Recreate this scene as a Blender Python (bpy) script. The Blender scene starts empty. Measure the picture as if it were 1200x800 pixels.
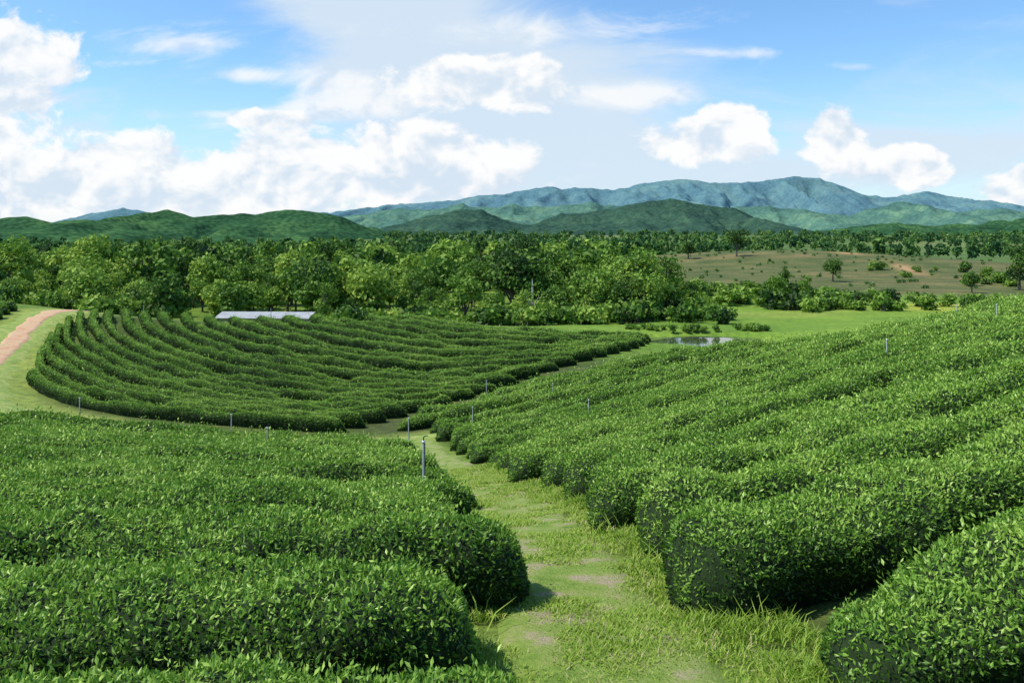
import bpy, math
import numpy as np
rng = np.random.default_rng(7)
scene = bpy.context.scene
CAMZ = 14.0

# ------------------------------------------------------------------ noise
def _h(ix, iy, iz):
    n = (ix * 73856093) ^ (iy * 19349663) ^ (iz * 83492791)
    n = n & 0xffffffff
    n = ((n ^ (n >> 15)) * 2246822519) & 0xffffffff
    n = ((n ^ (n >> 13)) * 3266489917) & 0xffffffff
    n = n ^ (n >> 16)
    return (n & 0xffffff) / float(0xffffff)
def vn(x, y, z=0.0):
    x = np.asarray(x, float); y = np.asarray(y, float); z = np.zeros_like(x) + z
    ix = np.floor(x).astype(np.int64); iy = np.floor(y).astype(np.int64); iz = np.floor(z).astype(np.int64)
    fx = x - ix; fy = y - iy; fz = z - iz
    fx = fx*fx*(3-2*fx); fy = fy*fy*(3-2*fy); fz = fz*fz*(3-2*fz)
    r = 0
    for dx in (0, 1):
        wx = fx if dx else 1-fx
        for dy in (0, 1):
            wy = fy if dy else 1-fy
            for dz in (0, 1):
                wz = fz if dz else 1-fz
                r = r + wx*wy*wz*_h(ix+dx, iy+dy, iz+dz)
    return r*2-1
def fbm(x, y, z=0.0, o=4):
    r = 0; a = .5
    for i in range(o):
        r = r + a*vn(x*2**i+i*17.3, y*2**i+i*5.7, z*2**i+i*3.1); a *= .5
    return r
def sstep(a, b, x):
    t = np.clip((x-a)/(b-a), 0, 1); return t*t*(3-2*t)

# ------------------------------------------------------------------ terrain (survey points: x, y, metres below eye level)
CP = np.array([
 (2.0,4,3.2),(1.5,6,3.5),(.7,8.5,4.0),(0,19,6.4),(-1.8,30,8.85),(-5,48,12.2),(0,0,2.8),
 (-3,5.5,3.6),(-3,8,4.0),(-3,10.5,4.3),(-6,10,4.15),(-9,15,5.2),(-15,25,7.1),(-8,25,7.4),(-20,33,8.5),(-5,15,5.35),
 (4.5,7.45,3.5),(2.2,8.7,4.1),(6.6,11,3.7),(10,16.8,3.9),(20,33,4.9),(8,25,5.9),(12,42,7.9),(25.2,42,5.3),(15.5,57.3,9.2),(41.5,69,6.4),(30,50,5.7),
 (10,0,2.2),(20,10,1.8),(30,30,3.2),(45,50,4.2),(60,75,5.6),(20,66,10.0),(25,80,11.6),(45,85,9.0),(70,110,12),(40,110,12.5),(70,85,7.0),
 (-25,42,9.7),(-14,45,11.5),(-28,46,10.3),(-27,50,11.2),(-17.5,50,11.9),(-25,53,11.8),(-33,59,11.2),(-36,64,10.9),(-40,20,5.5),(-40,45,8.0),(-45,62,9.6),
 (-45,88,9.2),(-44,75,9.9),(-52,88,8.8),(-60,105,9.6),(-70,80,8.0),
 (-8,50.5,12.4),(-5,53,12.4),(-6.8,68,12.5),(-20,89,10.1),(-10,90,10.4),(12,86,11.5),(-20,70,12.1),(-33,75,11.2),(0,90,10.9),(5,57.8,11.3),(17,64,9.6),
 (-60,118,12.3),(-45,112,13.0),(-32,116,14.1),(-20,113,14.0),(-5,113,13.6),(20,115,12.8),(60,130,13),(0,140,13.8),(-90,140,12.5),(90,150,13),(-15,0,2.7),(-30,0,3.0),(0,-15,1.0),(-30,-20,1.5),(30,-20,0.3),(60,20,1.5),(-70,40,6),
 (20,90,11.75),(20,100,11.9),(-30,160,13.8),(50,170,13.6)], float)
def _k(r2):
    return 0.5*r2*np.log(r2+1e-9)
N = len(CP); XY = CP[:, :2]/30.0
D2 = ((XY[:, None]-XY[None])**2).sum(-1)
A = np.zeros((N+3, N+3)); A[:N, :N] = _k(D2)+np.eye(N)*0.004
A[:N, N] = 1; A[:N, N+1:] = XY; A[N, :N] = 1; A[N+1:, :N] = XY.T
W = np.linalg.solve(A, np.concatenate([CP[:, 2], [0, 0, 0]]))
def ground(x, y):
    x = np.asarray(x, float); y = np.asarray(y, float); sh = x.shape
    x = x.ravel(); y = y.ravel()
    out = np.zeros(x.size)
    for a in range(0, x.size, 200000):
        xx = np.clip(x[a:a+200000], -130, 130)/30; yy = np.clip(y[a:a+200000], -60, 200)/30
        d2 = (xx[:, None]-XY[:, 0])**2+(yy[:, None]-XY[:, 1])**2
        out[a:a+200000] = _k(d2)@W[:N]+W[N]+xx*W[N+1]+yy*W[N+2]
    rr = np.hypot(x, y)
    plain = 13.8+6.5*sstep(120, 700, rr)+sstep(1000, 9000, rr)*6
    bump = 6.2*np.exp(-((x-105)/80)**2-((y-330)/62)**2)+2.5*np.exp(-((x-260)/120)**2-((y-420)/90)**2)
    dc = np.hypot(x/1.0, (y-60))
    w = sstep(85, 150, dc)
    back = np.where(y < 0, np.clip(-y, 0, 60)*.05, 0)
    drop = out*(1-w)+(plain-bump-back)*w
    pd = ((x-20.5)/8.0)**2+((y-90)/4.6)**2
    drop = drop+0.9*(1-sstep(.6, 1.5, pd))
    drop = drop-w*.5*fbm(x*.02, y*.02, 1.1, 3)
    return (CAMZ-drop).reshape(sh)

# ------------------------------------------------------------------ helpers
def nodes(mat):
    mat.use_nodes = True
    nt = mat.node_tree; nt.nodes.clear(); return nt
def nn(nt, t, **kw):
    n = nt.nodes.new(t)
    for k, v in kw.items(): setattr(n, k, v)
    return n
def ramp(nt, stops, fac=None):
    r = nn(nt, 'ShaderNodeValToRGB'); e = r.color_ramp.elements
    while len(e) < len(stops): e.new(.5)
    for i, (p, c) in enumerate(stops):
        e[i].position = p; e[i].color = (*c, 1) if len(c) == 3 else c
    if fac is not None: nt.links.new(fac, r.inputs[0])
    return r
def noise(nt, scale, detail=4, rough=.55, vec=None, dist=0):
    n = nn(nt, 'ShaderNodeTexNoise'); n.inputs['Scale'].default_value = scale
    n.inputs['Detail'].default_value = detail; n.inputs['Roughness'].default_value = rough
    n.inputs['Distortion'].default_value = dist
    if vec is not None: nt.links.new(vec, n.inputs['Vector'])
    return n
def simple_mat(name, stops, scale=5, rough=.8, bump=.0, bscale=None, metallic=0):
    m = bpy.data.materials.new(name); nt = nodes(m)
    o = nn(nt, 'ShaderNodeOutputMaterial'); p = nn(nt, 'ShaderNodeBsdfPrincipled')
    g = nn(nt, 'ShaderNodeNewGeometry')
    n = noise(nt, scale, 5, .6, g.outputs['Position'])
    r = ramp(nt, stops, n.outputs['Fac']); nt.links.new(r.outputs[0], p.inputs['Base Color'])
    p.inputs['Roughness'].default_value = rough; p.inputs['Metallic'].default_value = metallic
    p.inputs['Specular IOR Level'].default_value = .25
    if bump:
        b = nn(nt, 'ShaderNodeBump'); b.inputs['Strength'].default_value = bump; b.inputs['Distance'].default_value = .06
        n2 = noise(nt, bscale or scale*3, 5, .65, g.outputs['Position'])
        nt.links.new(n2.outputs['Fac'], b.inputs['Height']); nt.links.new(b.outputs[0], p.inputs['Normal'])
    nt.links.new(p.outputs[0], o.inputs[0]); return m
def leaf_mat(name, stops, rough=.45, trans=.25, gloss=.06):
    m = bpy.data.materials.new(name); nt = nodes(m)
    o = nn(nt, 'ShaderNodeOutputMaterial')
    at = nn(nt, 'ShaderNodeAttribute', attribute_name='tint')
    r = ramp(nt, stops, at.outputs['Fac'])
    df = nn(nt, 'ShaderNodeBsdfDiffuse'); tr = nn(nt, 'ShaderNodeBsdfTranslucent'); gl = nn(nt, 'ShaderNodeBsdfGlossy')
    gl.inputs['Roughness'].default_value = rough; gl.inputs['Color'].default_value = (.95, 1, .8, 1)
    nt.links.new(r.outputs[0], df.inputs[0]); nt.links.new(r.outputs[0], tr.inputs[0])
    mx = nn(nt, 'ShaderNodeMixShader'); mx.inputs[0].default_value = trans
    nt.links.new(df.outputs[0], mx.inputs[1]); nt.links.new(tr.outputs[0], mx.inputs[2])
    m2 = nn(nt, 'ShaderNodeMixShader'); m2.inputs[0].default_value = gloss
    nt.links.new(mx.outputs[0], m2.inputs[1]); nt.links.new(gl.outputs[0], m2.inputs[2])
    nt.links.new(m2.outputs[0] if gloss > 0 else mx.outputs[0], o.inputs[0]); return m
def mesh_obj(name, V, F, mats, tint=None, matidx=None, smooth=False, parent=None, col=None):
    me = bpy.data.meshes.new(name)
    V = np.ascontiguousarray(V, np.float32); F = np.ascontiguousarray(F, np.int32)
    nf, k = F.shape
    me.vertices.add(len(V)); me.vertices.foreach_set('co', V.ravel())
    me.loops.add(nf*k); me.loops.foreach_set('vertex_index', F.ravel())
    me.polygons.add(nf); me.polygons.foreach_set('loop_start', np.arange(0, nf*k, k, dtype=np.int32))
    if matidx is not None: me.polygons.foreach_set('material_index', np.ascontiguousarray(matidx, np.int32))
    me.polygons.foreach_set('use_smooth', np.full(nf, smooth))
    me.update(calc_edges=True)
    if tint is not None:
        a = me.attributes.new('tint', 'FLOAT', 'FACE'); a.data.foreach_set('value', np.ascontiguousarray(tint, np.float32))
    if col is not None:
        a = me.attributes.new('zone', 'FLOAT_COLOR', 'POINT')
        c = np.ones((len(V), 4), np.float32); c[:, :3] = col; a.data.foreach_set('color', c.ravel())
    for m in mats: me.materials.append(m)
    ob = bpy.data.objects.new(name, me); scene.collection.objects.link(ob)
    if parent: ob.parent = parent
    return ob
def empty(name, loc=(0, 0, 0)):
    e = bpy.data.objects.new(name, None); scene.collection.objects.link(e); e.location = loc; return e
def norm(v): return v/np.maximum(np.linalg.norm(v, axis=-1, keepdims=True), 1e-9)
def grid_faces(M, K, off=0, closed=False):
    i = np.arange(M-1)[:, None]; j = np.arange(K if closed else K-1)[None]
    j2 = (j+1) % K
    a = i*K+j; b = i*K+j2; c = (i+1)*K+j2; d = (i+1)*K+j
    return np.stack([a, b, c, d], -1).reshape(-1, 4)+off
def resample(P, ds):
    P = np.array(P, float)
    Q = np.vstack([2*P[0]-P[1], P, 2*P[-1]-P[-2]]); out = []
    for i in range(1, len(Q)-2):
        for t in np.linspace(0, 1, 12, endpoint=False):
            out.append(.5*((2*Q[i])+(-Q[i-1]+Q[i+1])*t+(2*Q[i-1]-5*Q[i]+4*Q[i+1]-Q[i+2])*t*t+(-Q[i-1]+3*Q[i]-3*Q[i+1]+Q[i+2])*t**3))
    out.append(P[-1]); out = np.array(out)
    s = np.concatenate([[0], np.cumsum(np.linalg.norm(np.diff(out, axis=0), axis=1))])
    n = max(4, int(s[-1]/ds)); t = np.linspace(0, s[-1], n)
    return np.stack([np.interp(t, s, out[:, 0]), np.interp(t, s, out[:, 1])], 1), t
def near_poly(x, y, P):
    out = np.full(x.shape, 1e9)
    for a in P: out = np.minimum(out, (x-a[0])**2+(y-a[1])**2)
    return np.sqrt(out)

# ------------------------------------------------------------------ materials
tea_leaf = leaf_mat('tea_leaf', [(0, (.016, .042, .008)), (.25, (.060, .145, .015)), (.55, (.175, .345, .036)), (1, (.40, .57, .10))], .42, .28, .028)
tea_core = simple_mat('tea_twigs', [(.3, (.008, .018, .005)), (.7, (.024, .050, .011))], 9, .9, .6, 30)
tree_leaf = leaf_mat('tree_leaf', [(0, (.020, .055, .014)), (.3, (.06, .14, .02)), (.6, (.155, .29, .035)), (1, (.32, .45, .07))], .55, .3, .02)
far_leaf = leaf_mat('far_tree_leaf', [(0, (.025, .07, .035)), (.35, (.055, .13, .045)), (.65, (.12, .225, .055)), (1, (.22, .34, .09))], .7, .2, 0)
grass_leaf = leaf_mat('grass_blade', [(0, (.08, .16, .015)), (.5, (.22, .36, .035)), (.85, (.36, .46, .08)), (1, (.50, .45, .22))], .5, .3, .02)
bark = simple_mat('bark', [(.3, (.07, .055, .04)), (.7, (.18, .15, .12))], 3, .9, .5)
pale_bark = simple_mat('pale_bark', [(.3, (.3, .28, .24)), (.7, (.5, .47, .42))], 3, .9, .3)

gm = bpy.data.materials.new('grass_ground'); nt = nodes(gm)
o = nn(nt, 'ShaderNodeOutputMaterial'); p = nn(nt, 'ShaderNodeBsdfPrincipled'); p.inputs['Roughness'].default_value = .95
p.inputs['Specular IOR Level'].default_value = .15
at = nn(nt, 'ShaderNodeAttribute', attribute_name='zone'); g = nn(nt, 'ShaderNodeNewGeometry')
n1 = noise(nt, 1.3, 7, .7, g.outputs['Position']); n2 = noise(nt, .06, 6, .65, g.outputs['Position'])
r1 = ramp(nt, [(.3, (.55, .55, .55)), (.5, (1, 1, 1)), (.72, (1.5, 1.35, 1.15))], n1.outputs['Fac'])
r2 = ramp(nt, [(.35, (.7, .8, .7)), (.65, (1.25, 1.15, 1.1))], n2.outputs['Fac'])
m1 = nn(nt, 'ShaderNodeMix', data_type='RGBA', blend_type='MULTIPLY'); m1.inputs[0].default_value = 1
m2 = nn(nt, 'ShaderNodeMix', data_type='RGBA', blend_type='MULTIPLY'); m2.inputs[0].default_value = 1
nt.links.new(at.outputs['Color'], m1.inputs[6]); nt.links.new(r1.outputs[0], m1.inputs[7])
nt.links.new(m1.outputs[2], m2.inputs[6]); nt.links.new(r2.outputs[0], m2.inputs[7])
nt.links.new(m2.outputs[2], p.inputs['Base Color'])
b = nn(nt, 'ShaderNodeBump'); b.inputs['Strength'].default_value = .7; b.inputs['Distance'].default_value = .12
n3 = noise(nt, 6, 6, .7, g.outputs['Position']); nt.links.new(n3.outputs['Fac'], b.inputs['Height']); nt.links.new(b.outputs[0], p.inputs['Normal'])
nt.links.new(p.outputs[0], o.inputs[0])

# ------------------------------------------------------------------ plan lines
main_path = [(2.3, -2), (2.0, 2), (1.5, 4.5), (1.1, 6.5), (.8, 8.5), (.7, 10.5), (.4, 14), (.1, 19), (-1.7, 30), (-3.4, 39), (-5.2, 47.5), (-6, 49)]
mp, _ = resample(main_path, .4)
def xpath(y): return np.interp(y, mp[:, 1], mp[:, 0])
track = [(-30, 49.8), (-26, 48.2), (-20, 47.6), (-13, 47.5), (-6, 49.2), (4, 54.2), (15.5, 60.3), (26, 65.5), (40, 72.5)]
dr = [(-26, 48.4), (-31.5, 51), (-35.3, 56), (-39.2, 63.5), (-42.6, 72.5), (-46, 82), (-48.5, 92), (-49, 104)]
tk, _ = resample(track, 1.0); dk, _ = resample(dr, 1.0)

# ------------------------------------------------------------------ ground sheet (one sheet to the horizon)
n = 660
t = np.linspace(-1, 1, n)
def warp(t, k, R): return R*np.sinh(k*t)/np.sinh(k)
gx = warp(t, 7.8, 14000); gy = warp(t, 7.8, 14000)+22
GX, GY = np.meshgrid(gx, gy)
GZ = ground(GX, GY)
RR = np.hypot(GX, GY)
col = np.zeros(GX.shape+(3,)); col[:] = (.12, .20, .03)
def setc(mask, c):
    global col
    col = col*(1-mask[..., None])+np.array(c)*mask[..., None]
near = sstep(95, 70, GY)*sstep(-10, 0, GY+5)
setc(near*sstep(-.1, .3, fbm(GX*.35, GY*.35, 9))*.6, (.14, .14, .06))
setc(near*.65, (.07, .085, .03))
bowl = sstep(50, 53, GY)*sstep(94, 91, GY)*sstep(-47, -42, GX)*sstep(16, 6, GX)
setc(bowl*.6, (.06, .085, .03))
mead = sstep(66, 84, GY)*sstep(190, 150, GY)*sstep(-2, 10, GX)
setc(mead*.9, (.15, .26, .035))
setc(mead*sstep(.05, .25, fbm(GX*.03+4, GY*.08, 2))*.7, (.22, .29, .06))
setc(np.exp(-((GX-72)/9)**4-((GY-140)/9)**4), (.40, .42, .07))
setc(sstep(200, 420, RR)*.9, (.09, .15, .045))
setc(sstep(300, 500, RR)*sstep(.05, .3, fbm(GX*.006, GY*.004, 5))*.6, (.18, .22, .08))
br = sstep(1.15, .9, np.hypot((GX-112)/104, (GY-270)/95)+.08*fbm(GX*.03, GY*.03, 7))
stripe = sstep(-.2, .6, np.sin((GY+GX*.25+7*fbm(GX*.012, GY*.012, 3))*.62)+.8*fbm(GX*.1, GY*.1, 3))
setc(br, (.125, .135, .05))
setc(br*sstep(-.1, .3, fbm(GX*.03, GY*.09, 8))*.65, (.185, .15, .07))
setc(br*stripe*.7, (.065, .10, .032))
setc(np.exp(-((GX-125)/5)**2-((GY-318)/8)**2), (.45, .27, .13))
setc(np.exp(-((GX-(122+(GY-262)*.25))/3)**2-((GY-262)/16)**2)*.9, (.45, .28, .15))
sm = (GY < 110) & (np.abs(GX) < 70) & (GY > -5)
dm = np.full(GX.shape, 99.); dm[sm] = near_poly(GX[sm], GY[sm], mp)
setc(sstep(1.7, .9, dm)*.9, (.17, .26, .045))
dm = np.full(GX.shape, 99.); dm[sm] = near_poly(GX[sm], GY[sm], np.vstack([tk]))
setc(sstep(2.4, 1.2, dm)*.9, (.22, .28, .07))
dm = np.full(GX.shape, 99.); dm[sm] = near_poly(GX[sm], GY[sm], dk)
setc(sstep(5.5, 3.0, dm)*.95, (.24, .31, .07))
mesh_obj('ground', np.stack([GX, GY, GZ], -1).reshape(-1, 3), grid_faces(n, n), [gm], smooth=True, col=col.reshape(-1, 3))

def ribbon(name, pts, width, mat, dz, K=9, jit=.25, ds=.4):
    P, s = resample(pts, ds); T = norm(np.gradient(P, axis=0)); Nn = np.stack([-T[:, 1], T[:, 0]], 1)
    c = np.linspace(-1, 1, K)
    wl = width/2*(1+jit*fbm(s*.7, s*0+3, 1)*2); wr = width/2*(1+jit*fbm(s*.7, s*0+9, 5)*2)
    off = np.where(c[None] < 0, c[None]*wl[:, None], c[None]*wr[:, None])
    X = P[:, 0, None]+Nn[:, 0, None]*off; Y = P[:, 1, None]+Nn[:, 1, None]*off
    Z = ground(X, Y)+dz-(dz+.06)*np.clip(np.abs(c[None])-.75, 0, 1)*4
    return mesh_obj(name, np.stack([X, Y, Z], -1).reshape(-1, 3), grid_faces(len(P), K), [mat], smooth=True)
pathmat = simple_mat('worn_grass_path', [(.3, (.12, .20, .028)), (.42, (.19, .29, .045)), (.54, (.26, .32, .08)), (.64, (.38, .32, .20))], 1.9, .95, .9, 22)
dirtmat = simple_mat('red_dirt', [(.3, (.46, .24, .13)), (.5, (.56, .35, .21)), (.62, (.52, .38, .22)), (.72, (.26, .30, .08))], 1.2, .95, .5, 6)
vergemat = simple_mat('pale_grass_verge', [(.3, (.16, .26, .05)), (.5, (.24, .32, .07)), (.6, (.32, .36, .10)), (.75, (.44, .38, .19))], 1.6, .95, .9, 8)
ribbon('grass_path', main_path, 1.9, pathmat, .075)
ribbon('farm_track', track, 1.5, vergemat, .07)
ribbon('road_verge', dr, 4.6, vergemat, .05)
ribbon('dirt_road', dr[2:], 2.0, dirtmat, .12)

# ------------------------------------------------------------------ tea hedges
def hedge_field(name, rows, seed, H=.95, round_=.78, sz0=.037, sz1=.0021, topk=.30, lowcut=0.):
    r = np.random.default_rng(seed)
    VV, FF = [], []; LV, LT = [], []; off = 0
    for ri, (pts, width) in enumerate(rows):
        dmin = min(np.hypot(*q) for q in pts)
        ds = .16 if dmin < 22 else .3 if dmin < 50 else .42
        P, s = resample(pts, ds); L = s[-1]; M = len(P)
        if L < 1.5: continue
        T = norm(np.gradient(P, axis=0)); Nn = np.stack([-T[:, 1], T[:, 0]], 1)
        wob = .16*fbm(s*.35, s*0+ri*7.7, seed, 3)
        P = P+Nn*wob[:, None]
        T = norm(np.gradient(P, axis=0)); Nn = np.stack([-T[:, 1], T[:, 0]], 1)
        e = np.minimum(s, L-s); er = .8
        tap = np.sqrt(np.clip(1-(1-np.clip(e/er, 0, 1))**2, .0, 1)); tap = .02+.98*tap
        wv = (width if np.isscalar(width) else np.interp(s/L, np.linspace(0, 1, len(width)), width))
        w = wv*(1+.22*fbm(s*.45, s*0+ri*3.3, seed+1, 3))*tap
        h = H*(1+.34*fbm(s*.4, s*0+ri*5.1, seed+2, 3))*(.10+.90*tap**.7)
        weak = sstep(.42, .7, vn(s*.22, s*0+ri*11.3, seed+5.)); h = h*(1-.35*weak); w = w*(1-.2*weak)
        K = 15
        th = np.linspace(0, np.pi, K)
        cx = np.sign(np.cos(th))*np.abs(np.cos(th))**round_; cz = np.abs(np.sin(th))**(round_*.9)
        cx = cx*(.70+.30*np.clip(cz*1.7, 0, 1))
        X2 = cx[None]*w[:, None]/2; Zh = cz[None]*h[:, None]
        px = P[:, 0, None]+Nn[:, 0, None]*X2; py = P[:, 1, None]+Nn[:, 1, None]*X2
        gz = ground(px, py)
        gc = ground(P[:, 0], P[:, 1])[:, None]
        pz = gz*.6+gc*.4+Zh
        pz[:, 0] = gz[:, 0]-.1; pz[:, -1] = gz[:, -1]-.1
        nx = Nn[:, 0, None]*np.cos(th)[None]; ny = Nn[:, 1, None]*np.cos(th)[None]; nz = np.sin(th)[None]+0*nx
        dsp = (.21*fbm(px*1.3, py*1.3, pz*1.3+seed, 3)+.14*fbm(px*4, py*4, pz*4, 2))*np.clip(tap*2, 0, 1)[:, None]
        px = px+nx*dsp; py = py+ny*dsp; pz = pz+nz*dsp
        V = np.stack([px, py, pz], -1)
        Nv = np.stack([nx, ny, nz], -1)
        VV.append((V-Nv*.06*np.clip(tap*2, 0, 1)[:, None, None]).reshape(-1, 3)); FF.append(grid_faces(M, K, off)); off += M*K
        a = V[:-1, :-1]; b_ = V[:-1, 1:]; c = V[1:, 1:]; d = V[1:, :-1]
        area = .5*np.linalg.norm(np.cross(c-a, d-b_), axis=-1)
        cen = (a+c)/2; dist = np.hypot(cen[..., 0], cen[..., 1])
        size = sz0+sz1*dist
        dens = 1.2/(.24*size**2)
        inside = (np.abs(cen[..., 0]) < .66*cen[..., 1]+2.5) & (cen[..., 1] > 1.5)
        dens = np.where(inside, dens, dens*.1)
        if lowcut: dens = dens*np.clip((cz[:-1]+cz[1:])[None]/2/lowcut, .25, 1)
        sizef = np.where(inside, size, size*2.6)
        lam = (area*dens).ravel(); cnt = r.poisson(lam)
        idx = np.repeat(np.arange(cnt.size), cnt)
        if idx.size == 0: continue
        rel = np.repeat(((cz[:-1]+cz[1:])/2)[None], M-1, 0).ravel()[idx]
        u = r.random((idx.size, 1)); v = r.random((idx.size, 1))
        af, bf, cf, df = [q.reshape(-1, 3)[idx] for q in (a, b_, c, d)]
        pos = af*(1-u)*(1-v)+bf*(1-u)*v+cf*u*v+df*u*(1-v)
        nrm = norm(np.cross(df-af, bf-af))
        nn0 = (Nv[:-1, :-1]+Nv[1:, 1:]).reshape(-1, 3)[idx]
        nrm = np.where((nrm*nn0).sum(-1, keepdims=True) < 0, -nrm, nrm)
        sz = sizef.ravel()[idx][:, None]*(.6+.8*r.random((idx.size, 1)))
        ax = norm(nrm*.5+r.normal(size=(idx.size, 3))*.6+np.array([0, 0, .3]))
        sd = norm(np.cross(ax, nrm+r.normal(size=(idx.size, 3))*.45))
        fn = np.cross(ax, sd)
        depth = r.random((idx.size, 1))**2
        shoot = (r.random((idx.size, 1)) < .07)*(nrm[:, 2:3] > .4)*(.5+1.6*r.random((idx.size, 1)))
        base = pos-nrm*.09*depth+nrm*shoot*sz*1.0-ax*sz*.25
        Wd = sz*.42
        q = np.stack([base, base+ax*sz*.5+sd*Wd*.5+fn*sz*.06, base+ax*sz, base+ax*sz*.5-sd*Wd*.5+fn*sz*.06], 1)
        LV.append(q.reshape(-1, 3).astype(np.float32))
        # young pale shoots on the plucked top, old dark leaves low; topk adds painted shade to the flanks
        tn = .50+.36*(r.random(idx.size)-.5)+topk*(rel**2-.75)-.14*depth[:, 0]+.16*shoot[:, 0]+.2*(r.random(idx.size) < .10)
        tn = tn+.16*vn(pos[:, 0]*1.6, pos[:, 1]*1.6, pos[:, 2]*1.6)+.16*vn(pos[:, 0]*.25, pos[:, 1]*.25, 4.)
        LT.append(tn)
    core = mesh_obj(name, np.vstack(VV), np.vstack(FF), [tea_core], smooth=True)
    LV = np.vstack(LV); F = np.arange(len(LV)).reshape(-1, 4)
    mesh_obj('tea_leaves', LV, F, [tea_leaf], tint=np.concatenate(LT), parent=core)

rows = []
for k in range(-1, 17):
    Y = 4.8+2.4*k; tilt = .17*max(0, k)/16
    xe = float(xpath(Y))-1.1+(-.15 if k == 1 else .55 if k == 2 else 0)+.2*rng.normal()*(k > 2)
    xs = -max(13, .8*Y+7); xs = max(xs, -37+max(0, (Y-20))*.2)
    X = np.linspace(xs, xe, 9)
    Yr = Y+tilt*(X-xe)+.35*np.sin(X*.22+k*.15)*(1 if Y > 8 else .4)-.012*np.clip(-X-12, 0, 99)**1.3
    rows.append((list(zip(X, Yr)), 1.80))
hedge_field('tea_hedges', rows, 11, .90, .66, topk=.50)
rows = []
for j in range(-2, 17):
    Y = 8.7+2.6*j
    xs = float(xpath(Y))+1.15+.2*rng.normal()*(j > 1)+(.1 if j == -1 else 1.2 if j == -2 else -.15 if j == 0 else 0)
    xe = max(16, min(62, .9*Y+22))
    X = np.linspace(xs, xe, 10)
    Yr = Y+(X-xs)/2.25+.5*np.sin(X*.16+j*.1)-.0009*(X-xs)**2
    P = list(zip(X, Yr))
    wd = 1.86 if j < 2 else 1.72
    if j >= 5:
        cut = 5
        rows.append((P[:cut+1], wd))
        q = P[cut]; rows.append(([(q[0]+1.0, q[1]+.45)]+P[cut+1:], wd))
    else: rows.append((P, wd))
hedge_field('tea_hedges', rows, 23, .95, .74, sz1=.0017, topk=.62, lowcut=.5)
rows = []
for k, (xs, xe) in enumerate([(-7.0, 22), (-6.2, 21), (-2.5, 18.5)]):
    X = np.linspace(xs, xe, 8)
    Y = 52.0+2.25*k*1.12+(X+7)*.515
    rows.append((list(zip(X, Y)), 1.6))
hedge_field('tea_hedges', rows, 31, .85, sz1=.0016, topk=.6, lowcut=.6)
# bowl: nested rows that come down from the road / the top edge, swing round the fold and run out to the right
C0 = np.array([(-35.5, 64.5), (-33.2, 59.5), (-28.3, 55.6), (-21, 53), (-15, 51.9), (-10, 51.6)])
C1 = np.array([(-44, 86.5), (-38.5, 76), (-30, 67.0), (-20, 61.2), (-11, 58.8), (-4.5, 59.5)])
C2 = np.array([(-34, 91), (-30, 84), (-21, 76), (-10, 71.0), (-1, 70), (6, 71.8)])
C3 = np.array([(-13, 91.8), (-9.5, 89.2), (-4, 87), (2, 85.6), (8, 85), (14, 86)])
fn_ = [0, .25, .60, 1.0]
rows = []; NB = 20
for k in range(NB):
    f = k/(NB-1); P = 0
    for i, C in enumerate((C0, C1, C2, C3)):
        l = 1.
        for m_ in range(4):
            if m_ != i: l *= (f-fn_[m_])/(fn_[i]-fn_[m_])
        P = P+C*l
    rows.append(P)
R2 = []
for k, P in enumerate(rows):
    nb = []
    for q in (rows[k-1] if k > 0 else rows[1], rows[k+1] if k < NB-1 else rows[-2]):
        dq, _ = resample(q, .5); nb.append(near_poly(P[:, 0], P[:, 1], dq))
    sp = np.minimum(nb[0], nb[1])
    R2.append((list(map(tuple, P)), list(np.clip(sp*.60, .7, 1.7))))
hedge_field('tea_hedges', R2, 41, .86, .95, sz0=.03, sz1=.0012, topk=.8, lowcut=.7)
rows = []
for k in range(6):
    Y = 74+3*k
    rows.append(([(-75, Y+3), (-65, Y+1.5), (-56-.2*k, Y), (-46.2-k*1.05, Y-.5)], 1.9))
hedge_field('tea_hedges', rows, 47, topk=.6)

# ------------------------------------------------------------------ grass
def blades(name, x, y, hgt, wid, tintbase, lean=.35):
    m = len(x); z = ground(x, y)+.05
    a = rng.random(m)*6.283; ln = lean*hgt*(.4+rng.random(m))
    base = np.stack([x, y, z], 1)
    sd = np.stack([np.cos(a), np.sin(a), 0*a], 1)*wid[:, None]*.5
    dr_ = np.stack([-np.sin(a+rng.normal(size=m)*.6), np.cos(a+rng.normal(size=m)*.6), 0*a], 1)
    mid = base+dr_*ln[:, None]*.35+np.array([0, 0, 1])*hgt[:, None]*.6
    tip = base+dr_*ln[:, None]*1.2+np.array([0, 0, 1])*hgt[:, None]
    q1 = np.stack([base-sd, base+sd, mid+sd*.8, mid-sd*.8], 1)
    q2 = np.stack([mid-sd*.8, mid+sd*.8, tip+sd*.1, tip-sd*.1], 1)
    V = np.concatenate([q1, q2], 0).reshape(-1, 3)
    t_ = np.concatenate([tintbase, tintbase])
    return mesh_obj(name, V, np.arange(len(V)).reshape(-1, 4), [grass_leaf], tint=t_)
m = 170000
y = 3.0+30*rng.random(m)**1.5; x = xpath(y)+rng.uniform(-1.9, 1.9, m)
cl = fbm(x*1.3, y*1.3, 2., 4)
edge = np.abs(x-xpath(y))
keep = cl*1.7+.65*rng.random(m)+.35*sstep(.5, 1.2, edge) > .32
x, y, cl, edge = x[keep], y[keep], cl[keep], edge[keep]; m = len(x)
h = (.022+.028*rng.random(m)+.05*np.clip(cl, 0, 1))*(1+.02*y)
h = h*(1+1.6*sstep(.75, 1.3, edge)*rng.random(m)); tb = .45+.35*rng.random(m)+.35*(rng.random(m) < .18)-.25*cl-.2*sstep(.8, 1.4, edge)
blades('grass', x, y, h, .008+.0008*y, tb, .8)
xs, ys = [], []
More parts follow.
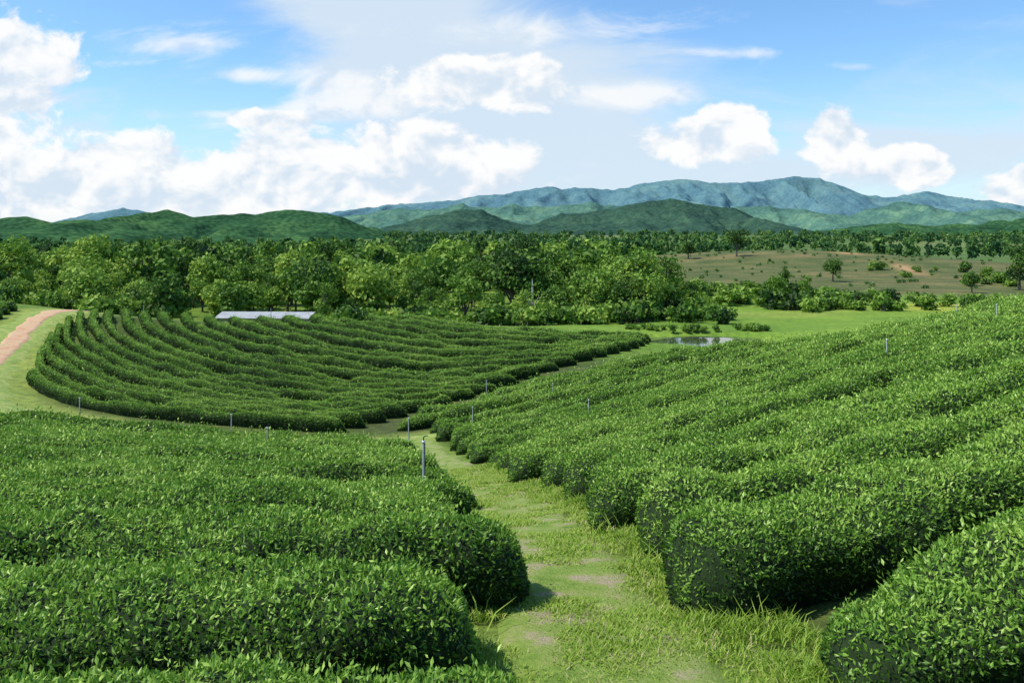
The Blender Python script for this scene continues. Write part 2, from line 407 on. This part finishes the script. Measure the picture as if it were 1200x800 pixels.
for cx_, cy_, sx_, nb in [(2.3, 7.9, .25, 18), (1.7, 10.7, .2, 25), (3.6, 7.0, .4, 30), (1.4, 13.4, .2, 30), (4.8, 7.4, .3, 40),
                          (5.5, 12.4, .4, 25), (-.3, 8.6, .2, 10), (4.4, 5.9, .3, 25), (3.2, 17, .4, 25)]:
    xs.append(cx_+rng.normal(size=nb)*sx_); ys.append(cy_+rng.normal(size=nb)*.2)
xs = np.concatenate(xs); ys = np.concatenate(ys); m = len(xs)
blades('weeds', xs, ys, .12+.22*rng.random(m), np.full(m, .018), .4+.4*rng.random(m), .9)

# ------------------------------------------------------------------ trees
def tube(pts, rad, n=6):
    pts = np.array(pts, float); V = []
    for i, (q, r_) in enumerate(zip(pts, rad)):
        d = pts[min(i+1, len(pts)-1)]-pts[max(i-1, 0)]; d = d/np.linalg.norm(d)
        a = np.cross(d, [0.3, 1, .1]); a /= np.linalg.norm(a); b2 = np.cross(d, a)
        th = np.arange(n)/n*2*np.pi
        V.append(q+r_*(np.cos(th)[:, None]*a+np.sin(th)[:, None]*b2))
    return np.vstack(V), grid_faces(len(pts), n, 0, True)
def tree_template(seed, nl, ls, cw=3.4, ch=3.6, th=4.0, lobes=9, wood=True):
    r = np.random.default_rng(seed)
    c = r.normal(size=(lobes, 3)); c = norm(c)*r.random((lobes, 1))**.5
    c = c*np.array([cw*.68, cw*.68, ch*.8])
    rad = (.32+.30*r.random(lobes))*cw*.85
    c[:, 2] += th+ch*.55
    wgt = rad**2; wgt /= wgt.sum(); li = r.choice(lobes, nl, p=wgt)
    dr2 = norm(r.normal(size=(nl, 3))); dr2[:, 2] = np.where(dr2[:, 2] < -.3, dr2[:, 2]*.4, dr2[:, 2])
    rr = (.55+.5*r.random((nl, 1)))
    pos = c[li]+dr2*rad[li][:, None]*rr*np.array([1, 1, .85])
    pos += .25*r.normal(size=pos.shape)*ls*1.5
    nrm = norm(dr2+.75*r.normal(size=(nl, 3))+np.array([0, 0, .2]))
    a = norm(np.cross(nrm, r.normal(size=(nl, 3)))); b2 = np.cross(nrm, a)
    s = ls*(.55+.9*r.random((nl, 1)))
    q = np.stack([pos-a*s, pos-b2*s*.6+nrm*s*.15, pos+a*s, pos+b2*s*.6+nrm*s*.15], 1)
    lt = r.normal(size=lobes)*.12
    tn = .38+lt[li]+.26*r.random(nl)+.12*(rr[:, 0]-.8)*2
    LV = q.reshape(-1, 3)
    WV, WF, o2 = [], [], 0
    if wood:
        top = np.array([.2*r.normal(), .2*r.normal(), th+ch*.9])
        v, f = tube([(0, 0, -.4), (0, 0, th*.5), top*np.array([.5, .5, .75]), top], [.24, .18, .13, .04]); WV.append(v); WF.append(f); o2 = len(v)
        for i in range(min(6, lobes)):
            st = np.array([0, 0, th*(.55+.1*i)]); en = c[i]
            v, f = tube([st, (st+en)/2+np.array([0, 0, -.2]), en], [.1, .07, .025], 5); WV.append(v); WF.append(f+o2); o2 += len(v)
        WV = np.vstack(WV); WF = np.vstack(WF)
    return LV, tn, WV, WF
def scatter(name, temps, x, y, sc, tint0, lm, zoff=0.0, wood=True, hsc=1.0):
    VV, TT, MI, FF = [], [], [], []; off = 0
    z = ground(x, y)+zoff; pick = rng.integers(0, len(temps), len(x)); ang = rng.random(len(x))*6.283
    for k, (LV, tn, WV, WF) in enumerate(temps):
        ii = np.where(pick == k)[0]
        if len(ii) == 0: continue
        ca, sa = np.cos(ang[ii]), np.sin(ang[ii])
        hs = sc[ii]*(.8+.3*rng.random(len(ii)))*hsc
        def place(V):
            X = (V[None, :, 0]*ca[:, None]-V[None, :, 1]*sa[:, None])*hs[:, None]+x[ii][:, None]
            Y = (V[None, :, 0]*sa[:, None]+V[None, :, 1]*ca[:, None])*hs[:, None]+y[ii][:, None]
            Z = V[None, :, 2]*sc[ii][:, None]+z[ii][:, None]
            return np.stack([X, Y, Z], -1).reshape(-1, 3)
        P = place(LV); VV.append(P); f = np.arange(len(P)).reshape(-1, 4)+off; FF.append(f); off += len(P)
        TT.append((tn[None]+tint0[ii][:, None]).ravel()); MI.append(np.zeros(len(f)))
        if wood and len(WV):
            P = place(WV); VV.append(P)
            f = (WF[None]+(np.arange(len(ii))*len(WV))[:, None, None]).reshape(-1, 4)+off; FF.append(f); off += len(P)
            TT.append(np.zeros(len(f))); MI.append(np.ones(len(f)))
    return mesh_obj(name, np.vstack(VV), np.vstack(FF), [lm, bark], tint=np.concatenate(TT), matidx=np.concatenate(MI))
hi = [tree_template(100+i, 1500, .22, cw=2.4+.6*(i % 3), ch=2.5+1.3*(i % 2), th=1.2+.6*(i % 3), lobes=10+i % 4) for i in range(8)]
mid = [tree_template(200+i, 420, .42, cw=3.2+.4*(i % 3), ch=3.4, th=2.0, lobes=8) for i in range(5)]
low = [tree_template(300+i, 85, 1.0, cw=3.8, ch=3.4, th=2.0, lobes=5, wood=False) for i in range(5)]
shr = [tree_template(400+i, 420, .16, cw=1.3, ch=.8, th=.15, lobes=6) for i in range(4)]
def poisson(x0, x1, y0, y1, step, jit=.45):
    gx_, gy_ = np.meshgrid(np.arange(x0, x1, step), np.arange(y0, y1, step))
    gx_ = gx_+rng.normal(size=gx_.shape)*step*jit; gy_ = gy_+rng.normal(size=gy_.shape)*step*jit
    return gx_.ravel(), gy_.ravel()
x, y = poisson(-125, 26, 112, 150, 4.9)
front = 121+5*vn(x*.04, x*0, 3.)+np.where(x < -55, -5, 0)
k = (y > front) & (x < .15*y+2*rng.normal(size=len(x))) & (x > -.82*y)
k &= ~((np.abs(x+36) < 11) & (y < 127))
x, y = x[k], y[k]
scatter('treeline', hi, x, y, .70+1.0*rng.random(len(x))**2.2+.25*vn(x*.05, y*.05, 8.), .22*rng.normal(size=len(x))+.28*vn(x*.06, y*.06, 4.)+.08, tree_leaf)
x, y = poisson(-200, 62, 150, 260, 7)
k = (x < .12*y) & (x > -.8*y); x, y = x[k], y[k]
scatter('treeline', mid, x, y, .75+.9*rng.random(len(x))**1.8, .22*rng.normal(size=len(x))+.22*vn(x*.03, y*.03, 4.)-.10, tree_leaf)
X, Y, S = [], [], []
for y0, y1, st in [(255, 420, 9), (420, 800, 15), (800, 1500, 26), (1500, 1900, 34)]:
    x, y = poisson(-.85*y1, .85*y1, y0, y1, st)
    k = np.abs(x) < .85*y
    inb = np.hypot((x-112)/102, (y-275)/90) < 1.15
    pn = fbm(x*.008, y*.012, 6)
    k &= (pn > -.06) & ~inb
    k &= ~((x > 20) & (y < 320) & (x < 240))
    k &= ~((x < -.15*y) & (y > 850))
    x, y = x[k], y[k]; X.append(x); Y.append(y); S.append(np.full(len(x), .95+.0004*y0))
x = np.concatenate(X); y = np.concatenate(Y); s = np.concatenate(S)
scatter('distant_woods', low, x, y, s*(.5+.85*rng.random(len(x))), .14*rng.normal(size=len(x))+.34*vn(x*.015, y*.01, 2.)-.05, far_leaf, wood=False)
# shrubs
x = np.concatenate([rng.uniform(28, 60, 34), rng.uniform(25, 75, 44), rng.uniform(-8, 30, 30), rng.uniform(-90, 20, 190), rng.uniform(100, 230, 60)])
y = np.concatenate([rng.uniform(160, 190, 34), rng.uniform(128, 150, 44), rng.uniform(108, 120, 30), rng.uniform(110, 121, 190), rng.uniform(185, 260, 60)])
k = ~((np.abs(x+36) < 12) & (y < 125)); x, y = x[k], y[k]
scatter('shrubs', shr, x, y, 1.1+1.5*rng.random(len(x)), .2*rng.normal(size=len(x))-.02, tree_leaf)
m = 260; x = rng.uniform(20, 215, m); y = rng.uniform(195, 350, m); k = np.hypot((x-112)/98, (y-280)/90) < 1.05; x, y = x[k], y[k]
shl = [tree_template(450+i, 40, .4, cw=1.3, ch=.7, th=.05, lobes=4, wood=False) for i in range(3)]
scatter('field_scrub', shl, x, y, .4+.45*rng.random(len(x)), .1*rng.normal(size=len(x))-.05, far_leaf, wood=False)
def lone(name, x, y, s, temp, mat=tree_leaf, tint=0., bk=bark):
    LV, tn, WV, WF = temp
    a = rng.random()*6
    R = np.array([[math.cos(a), -math.sin(a), 0], [math.sin(a), math.cos(a), 0], [0, 0, 1]])
    V = np.vstack([LV, WV])*s; V = V@R.T
    F = np.vstack([np.arange(len(LV)).reshape(-1, 4), WF+len(LV)])
    ob = mesh_obj(name, V, F, [mat, bk], tint=np.concatenate([tn+tint, np.zeros(len(WF))]), matidx=np.concatenate([np.zeros(len(tn)), np.ones(len(WF))]))
    ob.location = (x, y, float(ground(np.array([x]), np.array([y]))[0])); return ob
for i, (x_, y_, s_, ti) in enumerate([(62, 300, 1.35, -.25), (79.5, 302, 1.45, -.28), (82, 218, 1.05, -.25), (66, 206, .75, -.2), (97, 180, .8, -.15), (113, 190, 1.3, -.25), (122, 196, 1.5, -.28),
                                     (128, 205, 1.6, -.25), (14.5, 124, 1.45, .12), (18.5, 127, 1.55, .2), (11, 122, 1.3, .05), (21.5, 131, 1.4, .18), (5.5, 119, .9, -.1), (25, 140, 1.1, .0), (30, 146, .8, -.05),
                                     (-2, 117, .8, .0), (-14, 118, .75, .1), (15.8, 118, .9, -.15), (49, 158, .8, -.1), (56, 162, .7, 0)]):
    lone('tree', x_, y_, s_, hi[i % 8], tint=ti)
bt = tree_template(777, 260, .14, cw=2.4, ch=3.2, th=2.5, lobes=14)
lone('pale_bare_tree', 2.8, 116, 1.15, bt, tint=.2, bk=pale_bark)

# ------------------------------------------------------------------ hills
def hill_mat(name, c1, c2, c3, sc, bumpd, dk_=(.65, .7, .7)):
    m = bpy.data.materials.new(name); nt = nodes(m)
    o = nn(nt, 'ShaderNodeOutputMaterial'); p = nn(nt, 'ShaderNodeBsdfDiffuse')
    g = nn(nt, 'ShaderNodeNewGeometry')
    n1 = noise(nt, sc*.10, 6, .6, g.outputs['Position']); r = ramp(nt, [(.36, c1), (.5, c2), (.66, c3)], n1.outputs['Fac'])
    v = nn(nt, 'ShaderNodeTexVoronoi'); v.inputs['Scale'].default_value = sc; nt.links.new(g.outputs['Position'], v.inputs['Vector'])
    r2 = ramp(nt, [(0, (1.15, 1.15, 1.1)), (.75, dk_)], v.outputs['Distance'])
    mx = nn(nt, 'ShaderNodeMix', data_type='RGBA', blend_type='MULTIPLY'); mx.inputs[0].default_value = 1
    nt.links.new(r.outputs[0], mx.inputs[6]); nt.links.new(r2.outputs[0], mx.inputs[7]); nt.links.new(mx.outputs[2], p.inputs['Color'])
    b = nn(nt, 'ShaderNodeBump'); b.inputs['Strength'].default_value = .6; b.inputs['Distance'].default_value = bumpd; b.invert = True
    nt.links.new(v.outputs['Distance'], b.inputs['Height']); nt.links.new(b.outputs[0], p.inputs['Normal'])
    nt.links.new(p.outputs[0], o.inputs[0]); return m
def hills(name, yc, half, prof, mat, seed, spur=.35, rough=3., N_=800, M_=130):
    prof = np.array(prof, float)
    t_ = np.linspace(-1.0, 1.0, N_); v = np.linspace(0, 1, M_)
    TT, VV = np.meshgrid(t_, v)
    Y = yc+(VV-.5)*2*half; X = TT*yc
    tz = np.interp(TT, prof[:, 0], prof[:, 1])*yc
    base = -26-12*sstep(3000, 9000, yc)
    s = 1-np.abs(VV*2-1)
    f = 1/half
    rd = 1-np.abs(fbm(X*f*3.4+seed+.5*fbm(X*f*2, Y*f*2, 1.), Y*f*.9, seed, 5))*2.8
    rd2 = fbm(X*f*6, Y*f*6, seed+3, 4)
    sh = np.clip(s**.85*(1-spur*(1-rd)*(1-s**4)*1.4)+.10*rd2*(1-s**4)*s, 0, 1.0)
    Z = base+(tz-base)*sh+rough*fbm(X*f*14, Y*f*14, seed, 4)+CAMZ
    return mesh_obj(name, np.stack([X, Y, Z], -1).reshape(-1, 3), grid_faces(M_, N_), [mat], smooth=True)
mA = hill_mat('near_hill_forest', (.03, .08, .038), (.048, .12, .05), (.085, .175, .062), .10, 5, (.5, .58, .6))
mB = hill_mat('dark_hill_forest', (.032, .072, .055), (.044, .095, .066), (.07, .135, .08), .08, 6)
mC = hill_mat('hazed_mountain_forest', (.082, .165, .205), (.10, .20, .23), (.14, .245, .245), .03, 5, (.8, .83, .85))  # aerial haze painted in as a paler, bluer base colour
mC2 = hill_mat('mountain_forest', (.07, .15, .125), (.095, .195, .145), (.15, .26, .165), .05, 6, (.7, .75, .77))  # milder painted haze, paler and bluer than the near hills
def pr(l): return [((u-600)/1000., (265-v)/1000.) for u, v in l]
hills('green_hills', 1450, 600, pr([(-400, 256), (0, 257), (30, 254), (60, 261), (100, 256), (135, 260), (165, 251), (195, 245), (225, 254), (260, 251), (300, 249), (335, 243), (375, 248), (400, 253), (430, 266), (470, 285), (600, 300), (1700, 300)]), mA, 3.3, .55, 6)
hills('dark_hills', 2500, 600, pr([(-400, 300), (330, 300), (420, 280), (455, 266), (500, 253), (535, 246), (565, 247), (600, 262), (625, 264), (660, 250), (700, 246), (740, 241), (785, 231), (820, 239), (860, 243), (900, 262), (935, 276), (1000, 290), (1700, 290)]), mB, 7.7, .5, 11)
hills('dark_hills', 2100, 350, pr([(-400, 320), (900, 320), (960, 278), (1000, 266), (1040, 262), (1100, 264), (1150, 262), (1200, 257), (1300, 260), (1600, 262)]), mA, 5.1, .5, 8)
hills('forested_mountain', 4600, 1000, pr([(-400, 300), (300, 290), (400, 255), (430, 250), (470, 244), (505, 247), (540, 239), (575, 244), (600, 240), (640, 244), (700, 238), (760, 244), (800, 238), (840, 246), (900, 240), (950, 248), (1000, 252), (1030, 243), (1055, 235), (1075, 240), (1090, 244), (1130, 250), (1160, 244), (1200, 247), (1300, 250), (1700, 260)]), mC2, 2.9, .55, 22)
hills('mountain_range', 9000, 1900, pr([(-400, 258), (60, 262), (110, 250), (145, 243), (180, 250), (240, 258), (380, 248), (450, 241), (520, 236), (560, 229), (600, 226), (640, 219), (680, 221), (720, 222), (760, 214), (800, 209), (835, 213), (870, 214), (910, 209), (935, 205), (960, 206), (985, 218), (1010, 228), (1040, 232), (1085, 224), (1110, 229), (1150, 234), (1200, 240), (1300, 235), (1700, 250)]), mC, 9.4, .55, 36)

# ------------------------------------------------------------------ pond
wm = bpy.data.materials.new('pond_water'); nt = nodes(wm)
o = nn(nt, 'ShaderNodeOutputMaterial'); p = nn(nt, 'ShaderNodeBsdfPrincipled'); p.inputs['Base Color'].default_value = (.06, .08, .04, 1)
p.inputs['Roughness'].default_value = .06; b = nn(nt, 'ShaderNodeBump'); b.inputs['Strength'].default_value = .05
n1 = noise(nt, 2.5, 3, .5); nt.links.new(n1.outputs['Fac'], b.inputs['Height']); nt.links.new(b.outputs[0], p.inputs['Normal']); nt.links.new(p.outputs[0], o.inputs[0])
th = np.linspace(0, 2*np.pi, 48, endpoint=False); rr = np.linspace(0, 1, 6)
R_, T_ = np.meshgrid(rr, th, indexing='ij')
zc = float(ground(np.array([20.5]), np.array([90.]))[0])+.46
V = np.stack([20.5+9*R_*np.cos(T_), 90+5.2*R_*np.sin(T_), np.full(R_.shape, zc)], -1).reshape(-1, 3)
mesh_obj('pond', V, grid_faces(6, 48, 0, True), [wm], smooth=True)
x = rng.uniform(12, 30, 26); y = rng.uniform(95.5, 98, 26)
scatter('pond_reeds', shr, x, y, .35+.35*rng.random(26), .1*rng.normal(size=26), tree_leaf)

# ------------------------------------------------------------------ sprinkler posts
metal = simple_mat('galvanised_post', [(.3, (.5, .52, .54)), (.7, (.68, .7, .72))], 8, .45, .1, metallic=.3)
black = simple_mat('black_plastic', [(.3, (.02, .02, .02)), (.7, (.04, .04, .04))], 8, .5)
def post(x, y, above):
    z = float(ground(np.array([float(x)]), np.array([float(y)]))[0]); H = .9+above
    v1, f1 = tube([(0, 0, -.3), (0, 0, H*.6), (0, 0, H-.06)], [.028, .026, .024], 10)
    v2, f2 = tube([(0, 0, H-.06), (0, 0, H-.05), (0, 0, H), (0, 0, H+.001)], [.024, .04, .04, .001], 10)
    v3, f3 = tube([(0, 0, H), (0, 0, H+.08), (.04, 0, H+.11), (.10, 0, H+.115)], [.014, .014, .012, .008], 8)
    v4, f4 = tube([(.03, 0, .1), (.035, 0, H*.5), (.03, 0, H-.05)], [.009, .009, .009], 6)
    V = np.vstack([v1, v2, v3, v4]); F = np.vstack([f1, f2+len(v1), f3+len(v1)+len(v2), f4+len(v1)+len(v2)+len(v3)])
    mi = np.concatenate([np.zeros(len(f1)), np.zeros(len(f2)), np.ones(len(f3)), np.ones(len(f4))])
    ob = mesh_obj('sprinkler_post', V, F, [metal, black], matidx=mi, smooth=True); ob.location = (x, y, z)
for q in [(-2.0, 19.3, .75), (-9.6, 33.5, .7), (-14.6, 44.4, .7), (-22.8, 45, .7), (-5.6, 46.2, .75), (-2.3, 50, .6), (2.6, 54, .7), (3.6, 40, .7), (14.5, 33, .7), (30.5, 58.5, .7), (-38, 88, .8), (-25, 88.5, .8), (-1.8, 60, .6), (25, 44, .7)]:
    post(*q)

# ------------------------------------------------------------------ shed
white = simple_mat('roof_sheet', [(.3, (.30, .31, .32)), (.7, (.42, .43, .43))], 1, .6, .1)
wall = simple_mat('shed_wall', [(.3, (.22, .2, .17)), (.7, (.32, .29, .25))], 2, .85)
dark = simple_mat('shed_opening', [(.3, (.03, .03, .03)), (.7, (.05, .05, .05))], 2, .85)
def box(x0, x1, y0, y1, z0, z1):
    V = np.array([(x, y, z) for z in (z0, z1) for x, y in ((x0, y0), (x1, y0), (x1, y1), (x0, y1))], float)
    F = np.array([(0, 3, 2, 1), (4, 5, 6, 7), (0, 1, 5, 4), (1, 2, 6, 5), (2, 3, 7, 6), (3, 0, 4, 7)]); return V, F
def shed(name, cx, cy, L, D, H, rot=0., pitch=.8):
    z = float(ground(np.array([float(cx)]), np.array([float(cy)]))[0])
    e = empty(name, (cx, cy, z)); e.rotation_euler = (0, 0, rot)
    V, F = box(-L/2, L/2, -D/2, D/2, -.5, H); mesh_obj('walls', V, F, [wall], parent=e)
    c = L/2+.5; d = D/2+.6; n_ = int(L*3); xx = np.linspace(-c, c, n_*2+1); zz = .03*(np.arange(len(xx)) % 2)
    prof = [(-d, H+.0), (0, H+pitch), (d, H+.0)]
    V = np.array([(x_, py_, pz_+z_) for x_, z_ in zip(xx, zz) for py_, pz_ in prof]); mesh_obj('roof', V, grid_faces(len(xx), 3), [white], parent=e)
    vs, fs, o_ = [], [], 0
    for i in range(int(L/3)):
        x_ = -L/2+1+i*3; V, F = box(x_, x_+1.6, -D/2-.03, -D/2-.003, .3, H*.75); vs.append(V); fs.append(F+o_); o_ += 8
    mesh_obj('openings', np.vstack(vs), np.vstack(fs), [dark], parent=e)
shed('farm_shed', -33.5, 117.5, 12, 5, 1.85, -.05, .6)
shed('farmhouse', -118, 205, 9, 7, 3.2, .3, 1.8)
shed('farmhouse', -128, 222, 8, 7, 3.2, -.2, 1.8)
vs, fs, o_ = [], [], 0
fx = np.linspace(-4, 17, 15); fy = 112+.15*(fx-5)
fz = ground(fx, fy)
for a_, b_, c_ in zip(fx, fy, fz):
    v, f = tube([(a_, b_, c_-.2), (a_, b_, c_+1.3)], [.06, .05], 6); vs.append(v); fs.append(f+o_); o_ += len(v)
for hh in (.5, 1.0):
    v, f = tube(np.stack([fx, fy, fz+hh], 1), [.015]*15, 4); vs.append(v); fs.append(f+o_); o_ += len(v)
mesh_obj('post_fence', np.vstack(vs), np.vstack(fs), [pale_bark])

# ------------------------------------------------------------------ sun + sky
import mathutils
el = math.radians(56); az2 = math.radians(-100)
sd = (math.sin(az2)*math.cos(el), math.cos(az2)*math.cos(el), math.sin(el))
sl = bpy.data.lights.new('sun', 'SUN'); sl.energy = 5.0; sl.angle = math.radians(.5); sl.color = (1, .95, .84)
so = bpy.data.objects.new('sun', sl); scene.collection.objects.link(so)
so.rotation_euler = mathutils.Vector(sd).to_track_quat('Z', 'Y').to_euler()

w = bpy.data.worlds.new('World'); scene.world = w; w.use_nodes = True; nt = w.node_tree; nt.nodes.clear()
L = nt.links.new
out = nn(nt, 'ShaderNodeOutputWorld')
sky = nn(nt, 'ShaderNodeTexSky', sky_type='NISHITA'); sky.sun_disc = False
sky.sun_elevation = el; sky.sun_rotation = az2; sky.altitude = 400; sky.air_density = 1.0; sky.dust_density = .6; sky.ozone_density = 2.0
tint = nn(nt, 'ShaderNodeMix', data_type='RGBA', blend_type='MULTIPLY'); tint.inputs[0].default_value = 1; tint.inputs[7].default_value = (.85, 1.12, 1.30, 1)
L(sky.outputs[0], tint.inputs[6])
bg = nn(nt, 'ShaderNodeBackground'); bg.inputs[1].default_value = .15; L(tint.outputs[2], bg.inputs[0])
tc = nn(nt, 'ShaderNodeTexCoord'); sx = nn(nt, 'ShaderNodeSeparateXYZ'); L(tc.outputs['Generated'], sx.inputs[0])
def M(op, a, b=None, c=None):
    m = nn(nt, 'ShaderNodeMath', operation=op)
    for i, v in enumerate((a, b, c)):
        if v is None: continue
        if isinstance(v, (int, float)): m.inputs[i].default_value = v
        else: L(v, m.inputs[i])
    return m.outputs[0]
yy = M('MAXIMUM', sx.outputs[1], .04)
U = M('DIVIDE', sx.outputs[0], yy); Vv = M('DIVIDE', sx.outputs[2], yy)
def comb(x, y, z=0.0):
    c = nn(nt, 'ShaderNodeCombineXYZ')
    for i, v in enumerate((x, y, z)):
        if isinstance(v, (int, float)): c.inputs[i].default_value = v
        else: L(v, c.inputs[i])
    return c.outputs[0]
def mr(v, a, b, c=0., d=1.):
    m = nn(nt, 'ShaderNodeMapRange', interpolation_type='SMOOTHSTEP'); L(v, m.inputs[0])
    for i, q in enumerate((a, b, c, d)): m.inputs[i+1].default_value = q
    return m.outputs[0]
UV = comb(U, Vv, 0)
def vdist(u, v, a, b_):
    mp_ = nn(nt, 'ShaderNodeVectorMath', operation='MULTIPLY_ADD'); L(UV, mp_.inputs[0])
    mp_.inputs[1].default_value = (1000./a, 1000./b_, 0); mp_.inputs[2].default_value = (-(u-600)/a, -(265-v)/b_, 0)
    d = nn(nt, 'ShaderNodeVectorMath', operation='DOT_PRODUCT'); L(mp_.outputs[0], d.inputs[0]); L(mp_.outputs[0], d.inputs[1])
    return d.outputs['Value']
cum = [(0, 100, 95, 90), (60, 222, 200, 58), (150, 200, 90, 52), (300, 215, 160, 60), (370, 195, 110, 60), (520, 205, 130, 60), (560, 100, 110, 38),
       (825, 165, 75, 30), (860, 140, 42, 26), (985, 165, 44, 40), (1045, 195, 60, 28), (1195, 222, 45, 28), (320, 140, 70, 13)]
g = None
for q in cum:
    d = vdist(*q)
    g = d if g is None else M('SMOOTH_MIN', g, d, .5)
g = M('MINIMUM', g, 3.0); g = M('SUBTRACT', 1.0, g)
def nz(dx, dy, det):
    return noise(nt, 13, det, .58, comb(M('ADD', U, dx), M('MULTIPLY', M('ADD', Vv, dy), 1.35), 2.9), .25).outputs['Fac']
na = nz(0., 0., 8); nb_ = nz(-.008, .018, 3)
d1 = M('ADD', M('MULTIPLY_ADD', g, .45, .07), M('MULTIPLY', M('SUBTRACT', na, .5), 1.9))
acum = mr(d1, 0.0, .24)
lit = mr(M('SUBTRACT', M('SUBTRACT', na, nb_), M('MULTIPLY', d1, .06)), -.15, .06)
wn = noise(nt, 3.2, 7, .62, comb(M('MULTIPLY', U, .8), M('MULTIPLY', Vv, 2.4), 7.7), .6)
def veil(lst):
    g = None
    for (u, v, a, b_, s_) in lst:
        q = M('MULTIPLY', M('EXPONENT', M('MULTIPLY', vdist(u, v, a, b_), -1.)), s_)
        g = q if g is None else M('ADD', g, q)
    return g
vg = veil([(560, 90, 220, 110, 1.2), (640, 200, 260, 80, 1.1), (430, 10, 130, 40, .8), (1090, 190, 240, 60, .9), (60, 150, 120, 60, .5)])
av = mr(M('ADD', vg, M('MULTIPLY', M('SUBTRACT', wn.outputs['Fac'], .5), 2.4)), .15, 1.0)
wn2 = noise(nt, 8, 7, .62, comb(M('MULTIPLY', U, .8), M('MULTIPLY', Vv, 2.2), 1.7), .5)
wg = veil([(390, 93, 75, 16, 1.2), (285, 88, 34, 10, 1.2), (180, 52, 110, 18, 1.0), (125, 75, 50, 9, .9), (290, 135, 120, 10, 1.1), (745, 115, 100, 18, 1.2), (1005, 79, 40, 7, .8), (850, 62, 80, 8, .6), (430, 120, 100, 16, 1.1), (580, 40, 190, 30, 1.0)])
aw = mr(M('ADD', wg, M('MULTIPLY', M('SUBTRACT', wn2.outputs['Fac'], .5), 3.0)), .35, 1.3)
haze = mr(Vv, .20, -.01)
av = M('MAXIMUM', M('MULTIPLY', av, .92), M('MULTIPLY', haze, .6))
upm = mr(sx.outputs[2], -.02, .02)
cm = nn(nt, 'ShaderNodeMix', data_type='RGBA'); L(lit, cm.inputs[0]); cm.inputs[6].default_value = (.68, .79, .91, 1); cm.inputs[7].default_value = (1, 1, 1, 1)
cb = nn(nt, 'ShaderNodeBackground'); L(cm.outputs[2], cb.inputs[0]); cb.inputs[1].default_value = 1.0
vb = nn(nt, 'ShaderNodeBackground'); vb.inputs[0].default_value = (.74, .87, 1, 1); vb.inputs[1].default_value = .92
x1 = nn(nt, 'ShaderNodeMixShader'); L(av, x1.inputs[0]); L(bg.outputs[0], x1.inputs[1]); L(vb.outputs[0], x1.inputs[2])
x2 = nn(nt, 'ShaderNodeMixShader'); L(M('MULTIPLY', M('MAXIMUM', M('MULTIPLY', acum, .97), M('MULTIPLY', aw, .8)), upm), x2.inputs[0]); L(x1.outputs[0], x2.inputs[1]); L(cb.outputs[0], x2.inputs[2])
L(x2.outputs[0], out.inputs[0])

# ------------------------------------------------------------------ camera
cd = bpy.data.cameras.new('camera'); cam = bpy.data.objects.new('camera', cd); scene.collection.objects.link(cam)
cd.sensor_width = 36; cd.lens = 30; cd.shift_y = -135/1200.; cd.clip_start = .1; cd.clip_end = 40000
cam.location = (0, 0, CAMZ); cam.rotation_euler = (math.radians(90), 0, 0)
scene.camera = cam
scene.view_settings.view_transform = 'Standard'; scene.view_settings.look = 'None'; scene.view_settings.exposure = 0
